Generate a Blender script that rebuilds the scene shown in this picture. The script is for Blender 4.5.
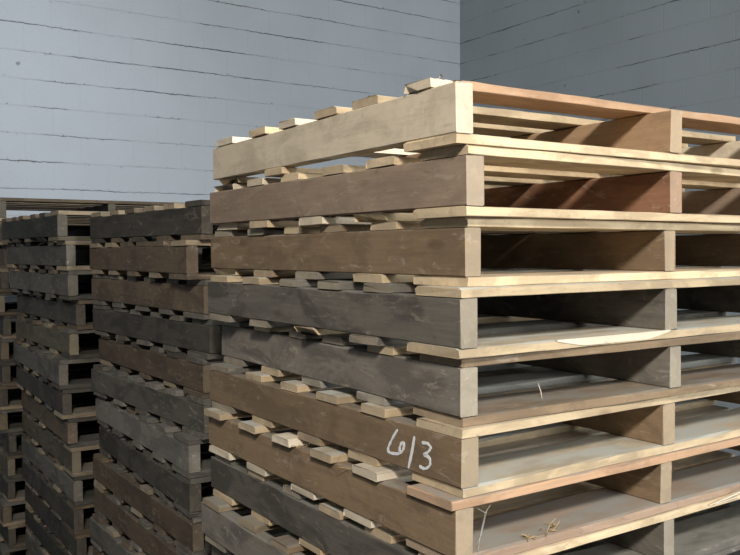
import bpy, math, random
from mathutils import Matrix, Vector

for o in list(bpy.data.objects):
    bpy.data.objects.remove(o, do_unlink=True)
SC = bpy.context.scene
COL = SC.collection

# ------------------------------------------------------------------ camera
def make_camera():
    yaw, pitch, roll = math.radians(33.80), math.radians(-1.801), math.radians(-0.296)
    fw = Vector((math.sin(yaw)*math.cos(pitch), math.cos(yaw)*math.cos(pitch), math.sin(pitch)))
    rt = Vector((math.cos(yaw), -math.sin(yaw), 0)); up = rt.cross(fw)
    r2 = rt*math.cos(roll) + up*math.sin(roll); u2 = -rt*math.sin(roll) + up*math.cos(roll)
    cd = bpy.data.cameras.new('camera'); cd.sensor_width = 36.0; cd.lens = 832.97/740*36
    cd.clip_start = 0.02
    co = bpy.data.objects.new('camera', cd); COL.objects.link(co)
    m = Matrix((r2, u2, -fw)).transposed().to_4x4(); m.translation = Vector((-0.912, -1.085, 1.756))
    co.matrix_world = m
    SC.camera = co
make_camera()

# ------------------------------------------------------------------ world, lights, exposure
w = bpy.data.worlds.new('world'); SC.world = w; w.use_nodes = True
w.node_tree.nodes['Background'].inputs[0].default_value = (0.75, 0.85, 1.0, 1)
w.node_tree.nodes['Background'].inputs[1].default_value = 0.5

def area(name, loc, target, sx, sy, power, color):
    l = bpy.data.lights.new(name, 'AREA'); l.shape = 'RECTANGLE'; l.size = sx; l.size_y = sy
    l.energy = power; l.color = color
    o = bpy.data.objects.new(name, l); COL.objects.link(o); o.location = loc
    d = Vector(target) - Vector(loc); o.rotation_euler = d.to_track_quat('-Z', 'Y').to_euler()
    return o
def spot(name, loc, target, deg, power, color, size):
    l = bpy.data.lights.new(name, 'SPOT'); l.spot_size = math.radians(deg); l.spot_blend = 1.0
    l.energy = power; l.color = color; l.shadow_soft_size = size
    o = bpy.data.objects.new(name, l); COL.objects.link(o); o.location = loc
    d = Vector(target) - Vector(loc); o.rotation_euler = d.to_track_quat('-Z', 'Y').to_euler()
area('hall_lamp_light', (-1.75, -2.65, 3.75), (0.2, 0.3, 1.6), 0.4, 0.4, 118, (1.0, 0.94, 0.865))
area('second_hall_lamp_light', (-2.6, -2.6, 3.9), (0.3, 0.5, 1.6), 0.4, 0.4, 22, (1.0, 0.95, 0.88))
area('added_front_fill', (1.6, -6.7, 2.4), (0.2, 5.4, 2.0), 4.0, 3.2, 330, (0.92, 0.97, 1.0))  # broad cool fill added behind the camera; the front wall has no opening
spot('added_wall_spot', (0.9, -2.5, 4.4), (-0.9, 5.4, 1.7), 50, 560, (0.90, 0.95, 1.0), 0.3)  # spot added to brighten the lower back wall, not a fixture of the hall

SC.view_settings.view_transform = 'Standard'
SC.view_settings.look = 'None'
SC.view_settings.gamma = 1.0
SC.view_settings.use_curve_mapping = False
SC.view_settings.exposure = 0.45

# ------------------------------------------------------------------ materials
def lin(c):
    return tuple(((v/255)/12.92 if v/255 <= 0.04045 else ((v/255+0.055)/1.055)**2.4) for v in c) + (1.0,)

class NT:
    def __init__(s, name):
        s.m = bpy.data.materials.new(name); s.m.use_nodes = True
        s.t = s.m.node_tree; s.bsdf = s.t.nodes['Principled BSDF']
    def n(s, typ, **kw):
        nd = s.t.nodes.new(typ)
        for k, v in kw.items(): setattr(nd, k, v)
        return nd
    def put(s, inp, v):
        if isinstance(v, bpy.types.NodeSocket): s.t.links.new(v, inp)
        else: inp.default_value = v
    def math(s, op, a, b=0.0, clamp=False):
        nd = s.n('ShaderNodeMath', operation=op, use_clamp=clamp); s.put(nd.inputs[0], a); s.put(nd.inputs[1], b)
        return nd.outputs[0]
    def mix(s, f, a, b, mode='MIX'):
        nd = s.n('ShaderNodeMix', data_type='RGBA', blend_type=mode)
        s.put(nd.inputs[0], f); s.put(nd.inputs[6], a); s.put(nd.inputs[7], b)
        return nd.outputs[2]
    def noise(s, vec, scale, detail=3.0, rough=0.55, dist=0.0):
        nd = s.n('ShaderNodeTexNoise'); s.put(nd.inputs['Vector'], vec)
        nd.inputs['Scale'].default_value = scale; nd.inputs['Detail'].default_value = detail
        nd.inputs['Roughness'].default_value = rough; nd.inputs['Distortion'].default_value = dist
        return nd.outputs['Fac']
    def ramp(s, f, lo, hi):
        nd = s.n('ShaderNodeMapRange', interpolation_type='SMOOTHSTEP'); s.put(nd.inputs[0], f)
        nd.inputs[1].default_value = lo; nd.inputs[2].default_value = hi
        return nd.outputs[0]
    def mapping(s, vec, scale, loc=None):
        nd = s.n('ShaderNodeMapping'); s.put(nd.inputs['Vector'], vec); nd.inputs['Scale'].default_value = scale
        if loc is not None: s.put(nd.inputs['Location'], loc)
        return nd.outputs[0]

def wood(name, base, dark=0.62, grime=0.35, grime_col=(52, 50, 47), dust=0.55, dust_col=(150, 149, 142), scuff=0.15, endg=0.35):
    """rough sawn lumber, grain along the local X axis"""
    k = NT(name)
    tc = k.n('ShaderNodeTexCoord').outputs['Object']
    rnd = k.n('ShaderNodeObjectInfo').outputs['Random']
    off = k.n('ShaderNodeCombineXYZ')
    k.put(off.inputs[0], k.math('MULTIPLY', rnd, 37.0)); k.put(off.inputs[1], k.math('MULTIPLY', rnd, 91.0)); k.put(off.inputs[2], k.math('MULTIPLY', rnd, 53.0))
    v = k.n('ShaderNodeVectorMath', operation='ADD'); k.put(v.inputs[0], tc); k.put(v.inputs[1], off.outputs[0]); v = v.outputs[0]
    b = lin(base)
    d = tuple(c*(dark*.5+.5) for c in b[:3]) + (1,)
    grain = k.noise(k.mapping(v, (2.2, 38, 38)), 3.0, 5.0, 0.6, 0.4)
    c = k.mix(k.ramp(grain, 0.36, 0.66), d, b)
    # tone differences from board to board
    tone = k.math('ADD', k.math('MULTIPLY', rnd, 0.3), 0.86)
    tn = k.n('ShaderNodeVectorMath', operation='SCALE'); k.put(tn.inputs[0], c); k.put(tn.inputs['Scale'], tone)
    c = tn.outputs[0]
    # stains and grime in irregular patches
    bl = k.noise(k.mapping(v, (1.0, 2.2, 2.2)), 5.0, 5.0, 0.62, 0.6)
    c = k.mix(k.math('MULTIPLY', k.ramp(bl, 0.45, 0.60), grime), c, lin(grime_col))
    # pale scuffs
    sc = k.noise(k.mapping(v, (1.4, 4.0, 4.0)), 9.0, 4.0, 0.7, 1.2)
    c = k.mix(k.math('MULTIPLY', k.ramp(sc, 0.57, 0.68), scuff), c, lin((205, 192, 172)))
    # dark rub marks and nail rust
    rb = k.noise(k.mapping(v, (3.0, 6.0, 6.0)), 7.0, 5.0, 0.7, 2.0)
    c = k.mix(k.math('MULTIPLY', k.ramp(rb, 0.60, 0.70), 0.35), c, lin((64, 56, 50)))
    # knots
    vo = k.n('ShaderNodeTexVoronoi'); k.put(vo.inputs['Vector'], k.mapping(v, (0.55, 1.3, 1.3))); vo.inputs['Scale'].default_value = 7.0
    kn = k.ramp(vo.outputs['Distance'], 0.13, 0.05)
    c = k.mix(k.math('MULTIPLY', kn, 0.35), c, lin((70, 50, 38)))
    mo = k.noise(v, 24.0, 4.0, 0.65, 0.5)
    c = k.mix(k.math('MULTIPLY', k.ramp(mo, 0.45, 0.75), 0.28), c, tuple(x*0.55 for x in b[:3]) + (1,))
    # sawn end grain is a little paler
    on = k.n('ShaderNodeSeparateXYZ'); k.put(on.inputs[0], k.n('ShaderNodeTexCoord').outputs['Normal'])
    c = k.mix(k.math('MULTIPLY', k.ramp(k.math('ABSOLUTE', on.outputs[0]), 0.8, 0.97), endg), c, lin((196, 180, 154)))
    # dust lying on whatever faces up
    nz = k.n('ShaderNodeSeparateXYZ'); k.put(nz.inputs[0], k.n('ShaderNodeNewGeometry').outputs['Normal'])
    dn = k.noise(k.mapping(v, (1.0, 2.5, 2.5)), 6.0, 4.0, 0.6)
    df = k.math('MULTIPLY', k.math('MULTIPLY', k.ramp(nz.outputs[2], 0.75, 0.95), k.math('ADD', k.math('MULTIPLY', k.ramp(dn, 0.35, 0.62), 0.75), 0.3)), dust, True)
    c = k.mix(df, c, lin(dust_col))
    k.put(k.bsdf.inputs['Base Color'], c)
    k.bsdf.inputs['Roughness'].default_value = 0.85
    k.bsdf.inputs['Specular IOR Level'].default_value = 0.2
    bp = k.n('ShaderNodeBump'); bp.inputs['Strength'].default_value = 0.35; bp.inputs['Distance'].default_value = 0.0016
    k.put(bp.inputs['Height'], k.math('ADD', grain, k.math('MULTIPLY', sc, 0.6)))
    k.put(k.bsdf.inputs['Normal'], bp.outputs[0])
    return k.m

M = {
    'new_tan':    wood('pale_tan_pine', (218, 203, 178), 0.88, 0.25, (120, 108, 92), 0.3, scuff=0.2),
    'tan':        wood('tan_brown_pine', (178, 148, 116), 0.8, 0.3, (112, 92, 74), 0.4, scuff=0.2),
    'cream':      wood('cream_pine', (222, 198, 160), 0.8, 0.4, (130, 106, 82), 0.5, scuff=0.25),
    'white_pine': wood('whitish_pine', (232, 218, 194), 0.86, 0.12, (130, 114, 94), 0.3),
    'orange':     wood('orange_pine', (190, 154, 122), 0.8, 0.35, (120, 92, 72), 0.7),
    'pink':       wood('pinkish_pine', (186, 158, 134), 0.8, 0.25, (104, 86, 72), 0.85, (160, 158, 150)),
    'mauve':      wood('mauve_brown_wood', (160, 140, 120), 0.8, 0.4, (116, 102, 90), 0.5, scuff=0.2),
    'redbrown':   wood('red_brown_wood', (156, 116, 90), 0.75, 0.5, (96, 66, 52), 0.5, scuff=0.3),
    'brown':      wood('brown_wood', (146, 124, 98), 0.75, 0.45, (96, 82, 68), 0.6, scuff=0.25),
    'brown_dirt': wood('dirty_brown_wood', (112, 100, 86), 0.7, 0.5, (64, 60, 55), 0.6, endg=0.25),
    'grey':       wood('weathered_grey_wood', (136, 129, 118), 0.75, 0.55, (80, 76, 71), 0.7, (150, 149, 140), 0.3),
    'lightgrey':  wood('light_grey_wood', (150, 148, 140), 0.78, 0.4, (92, 90, 86), 0.7, scuff=0.3),
    'darkgrey':   wood('dark_grey_wood', (110, 104, 95), 0.7, 0.6, (62, 59, 55), 0.6, (140, 140, 132), 0.2),
    'olive':      wood('olive_brown_wood', (100, 94, 78), 0.7, 0.45, (56, 53, 46), 0.5, endg=0.2),
    'black':      wood('blackened_wood', (66, 64, 58), 0.65, 0.5, (36, 36, 34), 0.35, (96, 96, 92), 0.1, endg=0.1),
    'dusty':      wood('dusty_tan_wood', (196, 174, 140), 0.78, 0.4, (116, 102, 86), 1.0, (192, 192, 182)),
    'old_grey':   wood('old_grey_wood', (104, 100, 92), 0.75, 0.55, (62, 60, 56), 0.5, (120, 119, 112), 0.25, endg=0.06),
    'old_pale':   wood('old_pale_grey_wood', (132, 128, 119), 0.78, 0.5, (84, 82, 78), 0.5, (132, 131, 125), 0.3, endg=0.06),
    'old_dark':   wood('old_dark_wood', (80, 76, 69), 0.7, 0.55, (44, 43, 40), 0.5, (104, 103, 97), 0.12, endg=0.05),
    'old_brown':  wood('old_brown_wood', (106, 92, 76), 0.7, 0.5, (66, 60, 52), 0.5, (112, 108, 99), 0.2, endg=0.08),
    'dirty_tan':  wood('dirty_tan_wood', (150, 134, 110), 0.75, 0.55, (84, 76, 66), 0.7, endg=0.3),
}
def plain(name, col, rough=0.6, metal=0.0):
    k = NT(name); k.bsdf.inputs['Base Color'].default_value = lin(col)
    k.bsdf.inputs['Roughness'].default_value = rough; k.bsdf.inputs['Metallic'].default_value = metal
    tc = k.n('ShaderNodeTexCoord').outputs['Object']
    c = k.mix(k.math('MULTIPLY', k.noise(tc, 260.0, 2.0), 0.35), lin(col), tuple(x*0.6 for x in lin(col)[:3]) + (1,))
    k.put(k.bsdf.inputs['Base Color'], c)
    return k.m
M['nail'] = plain('nail_steel', (150, 146, 140), 0.45, 0.8)
M['chalk'] = plain('white_paint_marker', (238, 240, 240), 0.8)
M['straw'] = plain('dry_straw', (176, 150, 108), 0.9)
M['thread'] = plain('pale_thread', (190, 188, 180), 0.9)

def wall_mat(name, axis, c1, c2, cw=0.0042):
    """painted concrete blocks: 0.2 m courses, thin broken cracks along the bed joints"""
    k = NT(name)
    tc = k.n('ShaderNodeTexCoord').outputs['Object']
    sp = k.n('ShaderNodeSeparateXYZ'); k.put(sp.inputs[0], tc)
    u, z = sp.outputs[axis], sp.outputs[2]
    n1 = k.noise(tc, 3.0, 3.0); n2 = k.noise(tc, 22.0, 3.0)
    zz = k.math('ADD', k.math('ADD', z, k.math('MULTIPLY', k.math('SUBTRACT', n1, 0.5), 0.018)), k.math('MULTIPLY', k.math('SUBTRACT', n2, 0.5), 0.016))
    row = k.math('DIVIDE', k.math('SUBTRACT', zz, 0.029), 0.2)
    fr = k.math('FRACT', row)
    dist = k.math('MULTIPLY', k.math('MINIMUM', fr, k.math('SUBTRACT', 1.0, fr)), 0.2)
    # cracks: gate that runs in long stretches along each course
    cv = k.n('ShaderNodeCombineXYZ'); k.put(cv.inputs[0], k.math('MULTIPLY', u, 0.8)); k.put(cv.inputs[1], k.math('MULTIPLY', k.math('ROUND', row), 7.31))
    gate = k.noise(cv.outputs[0], 1.1, 4.0, 0.7)
    width = k.math('MULTIPLY', k.ramp(gate, 0.42, 0.66), cw)
    width = k.math('MULTIPLY', width, k.math('ADD', k.noise(tc, 40.0, 2.0), 0.45))
    crack = k.ramp(k.math('SUBTRACT', width, dist), -0.0022, 0.0012)
    crack = k.math('MULTIPLY', crack, k.ramp(gate, 0.40, 0.52))
    joint = k.ramp(dist, 0.010, 0.002)
    # head joints, staggered, filled by paint
    off = k.math('MULTIPLY', k.math('MODULO', k.math('FLOOR', row), 2.0), 0.2)
    fu = k.math('FRACT', k.math('DIVIDE', k.math('ADD', u, off), 0.4))
    du = k.math('MULTIPLY', k.math('MINIMUM', fu, k.math('SUBTRACT', 1.0, fu)), 0.4)
    head = k.ramp(du, 0.007, 0.001)
    base = lin(c1); warm = lin(c2)
    c = k.mix(k.ramp(k.noise(tc, 1.3, 4.0), 0.35, 0.7), base, warm)
    c = k.mix(k.math('MULTIPLY', k.ramp(k.noise(tc, 60.0, 4.0), 0.5, 0.75), 0.12), c, lin((120, 124, 128)))
    c = k.mix(k.math('MULTIPLY', joint, 0.10), c, lin((120, 124, 128)))
    c = k.mix(k.math('MULTIPLY', head, 0.05), c, lin((120, 124, 128)))
    # small chips and rusty specks
    vo = k.n('ShaderNodeTexVoronoi'); k.put(vo.inputs['Vector'], tc); vo.inputs['Scale'].default_value = 2.3
    chip = k.ramp(k.math('ADD', vo.outputs['Distance'], k.math('MULTIPLY', k.noise(tc, 55.0, 3.0), 0.08)), 0.085, 0.06)
    c = k.mix(k.math('MULTIPLY', chip, 0.6), c, lin((96, 92, 88)))
    near = k.ramp(dist, 0.026, 0.004)
    cr = k.math('MULTIPLY', k.ramp(k.noise(tc, 34.0, 2.0, 0.5, 0.5), 0.66, 0.72), near)
    c = k.mix(k.math('MULTIPLY', cr, 0.6), c, lin((98, 100, 104)))
    c = k.mix(k.math('MULTIPLY', crack, 0.9), c, lin((74, 78, 84)))
    k.put(k.bsdf.inputs['Base Color'], c)
    k.bsdf.inputs['Roughness'].default_value = 0.7
    k.bsdf.inputs['Specular IOR Level'].default_value = 0.25
    h = k.math('SUBTRACT', k.math('MULTIPLY', k.noise(tc, 90.0, 5.0), 0.35), k.math('ADD', k.math('MULTIPLY', joint, 0.8), k.math('MULTIPLY', head, 0.35)))
    bp = k.n('ShaderNodeBump'); bp.inputs['Strength'].default_value = 0.5; bp.inputs['Distance'].default_value = 0.004
    k.put(bp.inputs['Height'], h); k.put(k.bsdf.inputs['Normal'], bp.outputs[0])
    return k.m
def slab_mat(name, c1, c2):
    k = NT(name); tc = k.n('ShaderNodeTexCoord').outputs['Object']
    c = k.mix(k.ramp(k.noise(tc, 1.1, 6.0, 0.65), 0.35, 0.68), lin(c1), lin(c2))
    c = k.mix(k.math('MULTIPLY', k.ramp(k.noise(tc, 25.0, 4.0), 0.5, 0.7), 0.3), c, lin((60, 58, 55)))
    k.put(k.bsdf.inputs['Base Color'], c); k.bsdf.inputs['Roughness'].default_value = 0.8
    return k.m

# ------------------------------------------------------------------ mesh helpers
def link_mesh(name, verts, faces, mat, parent=None):
    me = bpy.data.meshes.new(name); me.from_pydata(verts, [], faces); me.update()
    me.materials.append(mat)
    o = bpy.data.objects.new(name, me); COL.objects.link(o)
    if parent: o.parent = parent
    return o

def box(name, lo, hi, mat, parent=None):
    (a, b, c), (d, e, f) = lo, hi
    v = [(a,b,c),(d,b,c),(d,e,c),(a,e,c),(a,b,f),(d,b,f),(d,e,f),(a,e,f)]
    fc = [(0,3,2,1),(4,5,6,7),(0,1,5,4),(1,2,6,5),(2,3,7,6),(3,0,4,7)]
    return link_mesh(name, v, fc, mat, parent)

def struct(o):
    o['kind'] = 'structure'; return o

def plank(L, W, T, rng, ch=0.0022, edge=0.0012, seg=14, broken=None, wane=0.0):
    """a sawn board along X from 0 to L, Y 0..W, Z 0..T, with worn arrises; broken: 'lo', 'hi' or both ends splintered"""
    verts, faces = [], []
    ins = min(0.009, W*.3)
    prof = [(0, ch), (ch, 0), (W/2, 0), (W-ch, 0), (W, ch), (W, T-ch), (W-ch, T), (W-ins, T), (ins, T), (ch, T), (0, T-ch)]
    n = len(prof)
    ph = rng.uniform(0, 6)
    lowj = [rng.uniform(0, 1) for _ in range(n)]
    for i in range(seg+1):
        t = i/seg
        bow = math.sin(t*3.1 + ph)*edge
        dent = wane*max(0, math.sin(t*rng.uniform(7, 9) + ph*3))**3
        for j, (y, z) in enumerate(prof):
            x = t*L
            yy = y + bow*(1 if y < W/2 else -1) + rng.uniform(-edge, edge)*0.5
            zz = z
            if z > T/2 and (y < ch*1.5 or y > W-ch*1.5): zz = z - rng.uniform(0, edge*1.4) - dent
            if i == 0:
                x += rng.uniform(0, 0.0025)
                if broken in ('lo', 'both'): x += lowj[j]*(min(0.05, L*.2) if j % 2 else min(0.018, L*.08))
            if i == seg:
                x -= rng.uniform(0, 0.0025)
                if broken in ('hi', 'both'): x -= lowj[j]*(min(0.05, L*.2) if j % 2 else min(0.018, L*.08))
            verts.append((x, yy, zz))
    for i in range(seg):
        for j in range(n):
            a = i*n + j; b = i*n + (j+1) % n
            faces.append((a, a+n, b+n, b))
    faces.append(tuple(range(n))); faces.append(tuple(seg*n + j for j in reversed(range(n))))
    return verts, [tuple(reversed(q)) for q in faces]

def tube_mesh(paths, r, sides=6):
    verts, faces = [], []
    for pts in paths:
        pts = [Vector(p) for p in pts]; base = len(verts)
        for i, p in enumerate(pts):
            d = (pts[min(i+1, len(pts)-1)] - pts[max(i-1, 0)]).normalized()
            a = d.orthogonal().normalized(); b = d.cross(a)
            rr = r*(0.6 if i in (0, len(pts)-1) else 1)
            for s in range(sides):
                an = 2*math.pi*s/sides
                verts.append(tuple(p + a*math.cos(an)*rr + b*math.sin(an)*rr))
        for i in range(len(pts)-1):
            for s in range(sides):
                q = base + i*sides + s; q2 = base + i*sides + (s+1) % sides
                faces.append((q, q2, q2+sides, q+sides))
        faces.append(tuple(base + s for s in reversed(range(sides))))
        faces.append(tuple(base + (len(pts)-1)*sides + s for s in range(sides)))
    return verts, faces

def ribbon_mesh(strokes, half, depth, rng):
    """brush strokes in the Y-Z plane, a paint film standing `depth` off the wood towards -X"""
    verts, faces = [], []
    for st in strokes:
        P = [Vector(p) for p in st]; pts = []
        for i in range(len(P)-1):                       # Catmull-Rom through the stroke
            p0, p1, p2, p3 = P[max(i-1, 0)], P[i], P[i+1], P[min(i+2, len(P)-1)]
            for s in range(5):
                t = s/5
                pts.append(0.5*((2*p1) + (p2-p0)*t + (2*p0-5*p1+4*p2-p3)*t*t + (3*p1-p0-3*p2+p3)*t**3))
        pts.append(P[-1]); base = len(verts); m = len(pts)
        for i, p in enumerate(pts):
            d = (pts[min(i+1, m-1)] - pts[max(i-1, 0)]).normalized(); nn = Vector((-d.y, d.x))
            h = half*rng.uniform(0.65, 1.25)*(0.6 if i in (0, m-1) else 1)
            for sgn in (1, -1):
                q = p + nn*h*sgn
                verts.append((-depth, q.x, q.y)); verts.append((0.0004, q.x, q.y))
        for i in range(m-1):
            a = base + 4*i
            faces += [(a, a+2, a+6, a+4), (a, a+4, a+5, a+1), (a+2, a+3, a+7, a+6)]
        faces += [(base, base+1, base+3, base+2)]
        a = base + 4*(m-1); faces.append((a, a+2, a+3, a+1))
    return verts, faces

# ------------------------------------------------------------------ the room
XR, YB = 4.529, 5.4
XL, YF, ZC = -8.0, -7.2, 5.4
struct(box('floor', (XL-.2, YF-.2, -0.2), (XR+.2, YB+.2, 0), slab_mat('concrete_floor', (84, 82, 79), (64, 62, 60))))
struct(box('ceiling', (XL-.2, YF-.2, ZC), (XR+.2, YB+.2, ZC+.2), slab_mat('ceiling_paint', (150, 152, 152), (128, 130, 130))))
struct(box('wall_back', (XL, YB, 0), (XR, YB+.2, ZC), wall_mat('painted_block_back', 0, (188, 195, 202), (183, 190, 196))))
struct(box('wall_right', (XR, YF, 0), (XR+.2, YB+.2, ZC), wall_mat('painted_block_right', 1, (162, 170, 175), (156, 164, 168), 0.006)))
struct(box('wall_left', (XL-.2, YF, 0), (XL, YB+.2, ZC), wall_mat('painted_block_left', 1, (186, 192, 200), (180, 186, 194))))
struct(box('wall_front', (XL-.2, YF-.2, 0), (XR+.2, YF, ZC), wall_mat('painted_block_front', 0, (186, 192, 200), (180, 186, 194))))

# ------------------------------------------------------------------ pallets
W = 1.145; ST = 0.038; SX = (0.0, 0.551, W-ST)
TB, GAP = 0.0170, 0.0005

def pallet(corner, z, th, L, p, spec, label, group, seed, detail=True):
    """corner: near-left bottom corner; stringers run away along local Y, boards lie along local X"""
    rng = random.Random(seed)
    X, Y = corner; c, s = math.cos(th), math.sin(th)
    root = bpy.data.objects.new('pallet', None); COL.objects.link(root)
    root.empty_display_size = 0.1
    root.location = (X + c*W/2 - s*L/2, Y + s*W/2 + c*L/2, z); root.rotation_euler = (0, 0, th)
    root['label'] = label; root['category'] = 'pallet'; root['group'] = group
    ox, oy = -W/2, -L/2
    H = p - 2*(TB + GAP) - GAP
    zs = TB + GAP
    seg = 14 if detail else 5
    mats = spec['str']
    strs = []
    for i, x in enumerate(SX):
        v, f = plank(L, ST, H, rng, 0.0018, 0.0003 if spec.get('painted') and i == 0 else 0.0012, seg, wane=0.0025 if detail else 0)
        o = link_mesh('stringer', v, f, M[mats[i]], root)
        o.rotation_euler = (0, 0, math.pi/2); o.location = (ox + x + ST, oy, zs)
        strs.append(o)
    tops = spec.get('top_y', (.0625, .255, .435, .615, .79, .99)); tw = spec.get('top_w', (.125, .09, .09, .085, .09, .11))
    bots = spec.get('bot_y', (.075, .30, .53, .76, .985)); bw = spec.get('bot_w', (.15, .10, .10, .10, .13))
    sc = L/1.062; parts = {'top': [], 'bot': []}
    for nm, key, ys, ws, zz, mm in (('top_board', 'top', tops, tw, zs + H + GAP, spec['top']), ('bottom_board', 'bot', bots, bw, 0.0, spec['bot'])):
        for i, (yc, bwid) in enumerate(zip(ys, ws)):
            j = 0 if i in (0, len(ys)-1) else rng.uniform(-.012, .012)
            y0 = yc*sc - bwid/2 + j
            if i == 0: y0 = max(y0, 0.0) if 'top_y' not in spec else y0
            pro = spec.get('protrude', 0.0)*rng.uniform(.6, 1.3) *(0.35 if i == 0 else 1) if key == 'top' else 0.0
            x0 = rng.uniform(-.005, .004) - pro
            if key == 'top' and i == 0 and spec.get('broken'): x0 = .045
            ln = W + rng.uniform(-.006, .004) - x0
            br = None
            if key == 'top' and i == 0 and spec.get('broken'): br = 'lo'
            elif detail and rng.random() < .16: br = rng.choice(['lo', 'hi'])
            v, f = plank(ln, bwid, TB, rng, 0.0011, 0.0020, seg, broken=br, wane=0.0025 if detail else 0)
            m = mm[i] if isinstance(mm, (list, tuple)) else mm
            if m == '*': m = rng.choice(spec['pool'])
            o = link_mesh(nm, v, f, M[m], root)
            o.location = (ox + x0, oy + y0, zz)
            parts[key].append(o)
    parts['str'] = strs
    return root, parts

def spec(strc, centre=None, top0=None, pool=('brown', 'grey', 'dusty'), bot0=None, **kw):
    n = len(kw.get('top_y', range(6))); nb = len(kw.get('bot_y', range(5)))
    d = dict(str=(strc, centre or strc, strc), pool=pool,
             top=[top0 or '*'] + ['*']*(n-1), bot=[bot0 or '*'] + ['*']*(nb-1))
    d.update(kw); return d

NEAR = 'pallets in the nearest stack'
OLD = ('grey', 'brown', 'dirty_tan', 'grey')
S1 = [  # dX, dY, theta, spec, look
 (-.0171, -.0079, -.0212, spec('new_tan', 'tan', 'orange', ('cream', 'white_pine', 'dusty'), 'cream',
    top_y=(.105, .30, .435, .615, .78, .975), bot_y=(.075, .68, .975), bot_w=(.15, .09, .11), top_w=(.10, .09, .09, .085, .09, .11), broken=True), 'pale tan new-looking wooden pallet with a splintered front board, topmost of the nearest stack'),
 (.0041, -.0108, .0108, spec('mauve', 'redbrown', 'cream', ('dusty', 'cream', 'new_tan'), 'cream'), 'mauve-brown pallet with yellowish boards, second from the top of the nearest stack'),
 (.0198, .0132, .0133, spec('brown', 'brown', 'cream', ('dusty', 'brown', 'grey'), 'cream'), 'scuffed brown pallet, third from the top of the nearest stack'),
 (-.0054, -.0059, .0079, spec('darkgrey', 'darkgrey', 'dusty', ('grey', 'dusty', 'darkgrey'), 'dusty'), 'dark grey pallet with a fresh pale split, fourth from the top of the nearest stack'),
 (.0073, .0095, -.0223, spec('grey', 'grey', 'brown', ('lightgrey', 'grey', 'dusty'), 'brown'), 'weathered grey pallet, just above the one with the painted number'),
 (.0033, .0024, .0102, spec('brown', 'brown', 'cream', ('brown', 'dusty', 'grey'), 'dusty', painted=True), 'brown pallet with a white hand-painted number on its side'),
 (-.0097, .0031, .0032, spec('brown', 'brown', 'orange', ('white_pine', 'white_pine', 'dusty'), 'pink', protrude=.016), 'brown pallet with protruding board ends, just below the one with the painted number'),
 (-.004, 0, .002, spec('darkgrey', 'grey', 'cream', ('cream', 'dusty', 'grey'), 'grey'), 'dark grey pallet with a yellow front board, eighth down in the nearest stack'),
 (-.03, 0, .006, spec('grey', 'grey', None, OLD, None), 'grey pallet, ninth from the top of the nearest stack'),
]
FILL = [spec('grey', None, None, OLD), spec('brown_dirt', None, None, OLD), spec('darkgrey', None, None, OLD)]
ORD = ['topmost', 'second from the top', 'third from the top', 'fourth from the top', 'fifth from the top', 'sixth from the top', 'seventh from the top',
       'eighth from the top', 'ninth from the top', 'tenth from the top', 'eleventh from the top', 'twelfth from the top', 'thirteenth from the top', 'fourteenth from the top',
       'fifteenth from the top', 'lowest but one', 'lowest']
N1, P1 = 17, 0.121
stack1 = []
for k in range(N1):
    if k < len(S1): dx, dy, th, sp, lb = S1[k]
    else:
        sp = FILL[k % 3]; r_ = random.Random(500+k); dx, dy, th = r_.uniform(-.02, .01), 0, r_.uniform(-.01, .01)
        lb = 'old wooden pallet under the others, %s of the nearest stack' % ORD[k]
    stack1.append(pallet((dx, dy), (N1-1-k)*P1, th, 1.062, P1, sp, lb, NEAR, 100+k))

def simple(colr, pool=('old_grey',), **kw): return spec(colr, None, None, pool, None, **kw)
OLD = ('old_grey', 'old_brown', 'dirty_tan', 'old_grey', 'old_pale')
DK = ('old_dark', 'old_grey', 'old_brown', 'dirty_tan')
S2 = [(.05, .045, simple('old_dark', ('old_dark', 'dirty_tan', 'old_brown')), 'dark grey'), (.011, .004, simple('old_brown', ('dirty_tan', 'old_brown', 'dirty_tan')), 'plain brown'),
      (.055, .05, simple('old_brown'), 'dirty brown'), (.068, .06, simple('old_dark'), 'dark grey'), (.055, .02, simple('old_brown', DK), 'dark brown'),
      (.05, .05, simple('old_grey', ('old_pale', 'old_grey')), 'grey'), (.011, -.01, simple('old_pale', OLD), 'light grey'), (.013, -.02, simple('old_dark'), 'dark grey'),
      (.018, .012, simple('old_brown', OLD), 'brown'), (.01, 0, simple('old_brown', OLD), 'dark brown'), (.0, .01, simple('old_grey', OLD), 'grey'),
      (.0, 0, simple('old_brown'), 'brown'), (.01, 0, simple('old_dark'), 'dark grey'),
      (.0, 0, simple('old_grey'), 'grey'), (.01, 0, simple('old_brown'), 'brown'), (.0, 0, simple('old_dark'), 'dark grey')]
S3 = [(-.078, .03, spec('black', None, 'dirty_tan', ('olive', 'old_dark', 'old_brown')), 'blackened'), (-.048, .04, simple('old_grey', DK), 'grey'), (-.042, .035, simple('old_grey', DK), 'blotchy grey'),
      (-.012, .03, simple('old_dark', DK), 'dark grey'), (-.038, .01, simple('olive', DK), 'olive brown'), (-.08, -.02, simple('old_grey', DK), 'grey'),
      (-.068, -.02, simple('old_dark', DK), 'dark grey'), (-.048, -.02, simple('old_brown', DK), 'dark brown'), (-.035, -.01, simple('olive', DK), 'olive brown'),
      (-.03, 0, simple('old_grey', DK), 'grey'), (-.03, 0, simple('old_dark', DK), 'dark grey'), (-.02, 0, simple('old_dark', DK), 'dark grey'), (-.02, 0, simple('black', DK), 'blackened'),
      (-.02, 0, simple('old_grey', DK), 'grey'), (-.02, 0, simple('old_brown', DK), 'dark brown'), (-.02, 0, simple('old_dark', DK), 'dark grey')]
S3 = [(a - .018, b, c, d) for a, b, c, d in S3]
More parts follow.
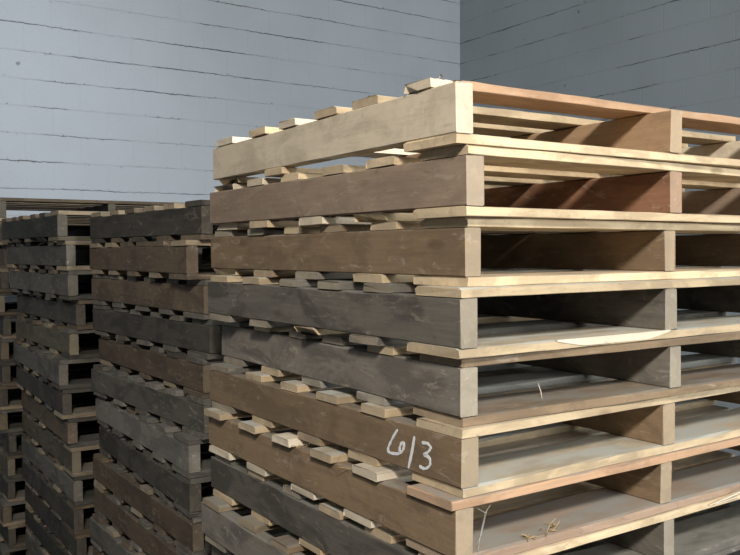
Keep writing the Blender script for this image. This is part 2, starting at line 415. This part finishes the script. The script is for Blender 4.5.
def build(rows, N, p, Y0, L, seed, stackname, group):
    out = []
    for k in range(N):
        dx, th, sp, look = rows[k]
        pos = 'lowest' if k == N-1 else 'lowest but one' if k == N-2 else ORD[k]
        out.append(pallet((dx, Y0 - max(0, th)*.55), (N-1-k)*p, th, L, p, sp, '%s wooden pallet, %s of the %s' % (look, pos, stackname), group, seed+k, True))
    return out
build(S2, 16, 0.11956, 1.275, 1.02, 200, 'second stack, directly behind the nearest', 'pallets in the second stack')
build(S3, 16, 0.12038, 2.385, 1.01, 300, 'third stack back', 'pallets in the third stack')
rr = random.Random(9)
S4 = [(-.125 + (0 if k == 0 else rr.uniform(-.02, .03)), rr.uniform(-.012, .012), simple(['black', 'old_dark', 'old_brown', 'old_dark', 'olive', 'black', 'old_brown'][k % 7], DK, **(dict(bot_y=(.08, .24, .4, .56, .72, .85, .98), bot_w=(.14, .12, .12, .12, .12, .1, .1)) if k == 0 else {})),
       ['blackened', 'dark grey', 'dirty brown', 'dark grey', 'olive brown', 'blackened', 'dirty brown'][k % 7]) for k in range(17)]
build(S4, 17, 0.11994, 3.455, 1.02, 400, 'farthest stack, by the back wall', 'pallets in the farthest stack')

# ------------------------------------------------------------------ painted number on the side of the sixth pallet
root, parts = stack1[5]
side = parts['str'][0]
side['label'] = 'brown stringer with a white hand-painted number'
g = [[(0.1855, -0.0194), (0.2033, -0.0409), (0.2166, -0.0626), (0.2095, -0.0681), (0.1829, -0.0645), (0.1684, -0.0548), (0.1655, -0.0423), (0.173, -0.0431), (0.1788, -0.0534), (0.1789, -0.062)],
     [(0.1329, -0.0227), (0.1402, -0.0509), (0.1516, -0.0851)],
     [(0.1101, -0.03), (0.0941, -0.0286), (0.0852, -0.035), (0.0942, -0.045), (0.1048, -0.051), (0.089, -0.0537), (0.0874, -0.0664), (0.1023, -0.0761), (0.1184, -0.0746)]]
H6 = P1 - 2*(TB + GAP) - GAP
v, f = ribbon_mesh([[(y, z + H6 + .004) for y, z in s] for s in g], 0.0027, 0.0012, random.Random(3))
# stringer local frame: x along its length, y = ST on the outer (left) face
v = [(q[1], ST - q[0], q[2]) for q in v]
link_mesh('painted_number', v, f, M['chalk'], side)

# ------------------------------------------------------------------ nails
def nail(parent, x, y, z, tilt, h=0.012):
    pts = [(x, y, z - .004), (x, y, z + h*.5), (x + tilt[0], y + tilt[1], z + h)]
    v1, f1 = tube_mesh([pts], 0.0014, 7)
    top = Vector(pts[-1]); d = (Vector(pts[2]) - Vector(pts[1])).normalized()
    v2, f2 = tube_mesh([[tuple(top - d*.0005), tuple(top + d*.0004), tuple(top + d*.0016)]], 0.0042, 9)
    b = len(v1)
    return link_mesh('nail', v1 + v2, f1 + [tuple(i + b for i in q) for q in f2], M['nail'], parent)
rn = random.Random(77)
for k in range(0, 8):
    root, parts = stack1[k]
    for key in ('top',) if k == 0 else ():
        for b in parts[key]:
            for x in SX: nail(b, x + ST/2 - b.location.x - W/2, rn.uniform(.03, .06), TB, (rn.uniform(-.002, .002), 0), rn.uniform(.002, .005))
root, parts = stack1[0]
v, f = plank(.06, .075, TB, rn, .001, .0012, 6, broken='both')
fr = link_mesh('broken_end', v, f, M['new_tan'], parts['top'][0]); fr.location = (-.05, .012, -.0005)
fr.rotation_euler = (0, 0, .05)
n_ = nail(parts['top'][0], -.012, .035, TB, (.003, -.003), .010); n_['label'] = 'bent nail standing proud of the board'

# freshly split strip along the front of the fourth pallet's bottom board
root, parts = stack1[3]
b = parts['bot'][0]
vs, fs = [], []
NS = 22
for i in range(NS+1):
    t = i/NS; x = .235 + t*.335
    bell = math.sin(math.pi*t)
    wdt = .001 + .042*bell**1.3 + rn.uniform(0, .002)
    vs += [(x, -.0012, TB - .002 - .012*min(1, bell*1.6)), (x, -.0012, TB + .0006), (x, wdt, TB + .0006), (x, wdt, TB - .002)]
for i in range(NS):
    a = 4*i
    fs += [(a, a+4, a+5, a+1), (a+1, a+5, a+6, a+2), (a+2, a+6, a+7, a+3)]
fs += [(0, 1, 2, 3), (4*NS, 4*NS+3, 4*NS+2, 4*NS+1)]
o = link_mesh('split_strip', vs, fs, M['white_pine'], b); o['label'] = 'fresh pale split in the grey board'

# ------------------------------------------------------------------ debris
def straw(name, loc, n, spread, length, mat, label, seed, r=.0011, group=None, up=.5):
    rg = random.Random(seed); paths = []
    for i in range(n):
        a = rg.uniform(0, 2*math.pi); x = rg.uniform(-spread, spread); y = rg.uniform(-spread*.5, spread*.5)
        l = length*rg.uniform(.4, 1); e = rg.uniform(0, up)
        p0 = Vector((x, y, r)); d = Vector((math.cos(a)*math.cos(e), math.sin(a)*math.cos(e), math.sin(e)))
        mid = p0 + d*l*.5 + Vector((rg.uniform(-.003, .003), rg.uniform(-.003, .003), abs(rg.uniform(0, .002))))
        paths.append([tuple(p0), tuple(mid), tuple(p0 + d*l)])
    v, f = tube_mesh(paths, r, 5)
    o = link_mesh(name, v, f, mat); o.location = loc
    o['label'] = label; o['category'] = 'debris'
    if group: o['group'] = group
    return o
zb7 = (N1-1-6)*P1 + TB
straw('twig_tuft', (.235, .022, zb7), 9, .022, .035, M['straw'], 'tuft of dry twigs on the front bottom board of the seventh pallet down', 5, .0012, up=.9)
straw('twig_tuft', (.165, .012, zb7), 6, .012, .02, M['straw'], 'small tuft of dry bark left of the bigger twig tuft, near the bottom edge', 6, .0016, up=.5)

straw('straw_tuft', (-.002, .33, (N1-6)*P1 - TB - 2*GAP), 12, .012, .03, M['straw'], 'straw wisps between pale board ends, straight below the painted number', 8, .0008, up=.7)
straw('straw_tuft', (-.004, .555, (N1-6)*P1 - TB - 2*GAP), 9, .012, .03, M['straw'], 'straw wisps between pale board ends, farther from the near corner', 12, .0008, up=.5)

# long splinter peeling off the eighth pallet's front board, thin upright splinter, cobweb
root, parts = stack1[7]
v, f = tube_mesh([[(.70, -.004, .008), (.76, -.010, .016), (.84, -.016, .030)], [(.72, -.003, .006), (.80, -.010, .012)]], .0022, 4)
o = link_mesh('splinter', v, f, M['white_pine'], parts['top'][0])
root, parts = stack1[4]
v, f = tube_mesh([[(.245, .06, TB - .001), (.243, .062, TB + .015), (.236, .062, TB + .030)]], .0008, 5)
link_mesh('splinter', v, f, M['white_pine'], parts['bot'][0])
z7 = (N1-6)*P1
paths = [[(.034, -.003, z7 - .020), (.050, -.004, z7 - .030), (.062, -.003, z7 - .019)],
         [(.050, -.004, z7 - .030), (.047, .002, z7 - .060), (.040, .004, z7 - .098)],
         [(.056, -.002, z7 - .026), (.048, .004, z7 - .070), (.041, .008, z7 - .088)]]
v, f = tube_mesh(paths, .0005, 4)
o = link_mesh('cobweb', v, f, M['thread']); o['label'] = 'thin cobweb strands at the near corner under the orange front board'; o['category'] = 'cobweb'
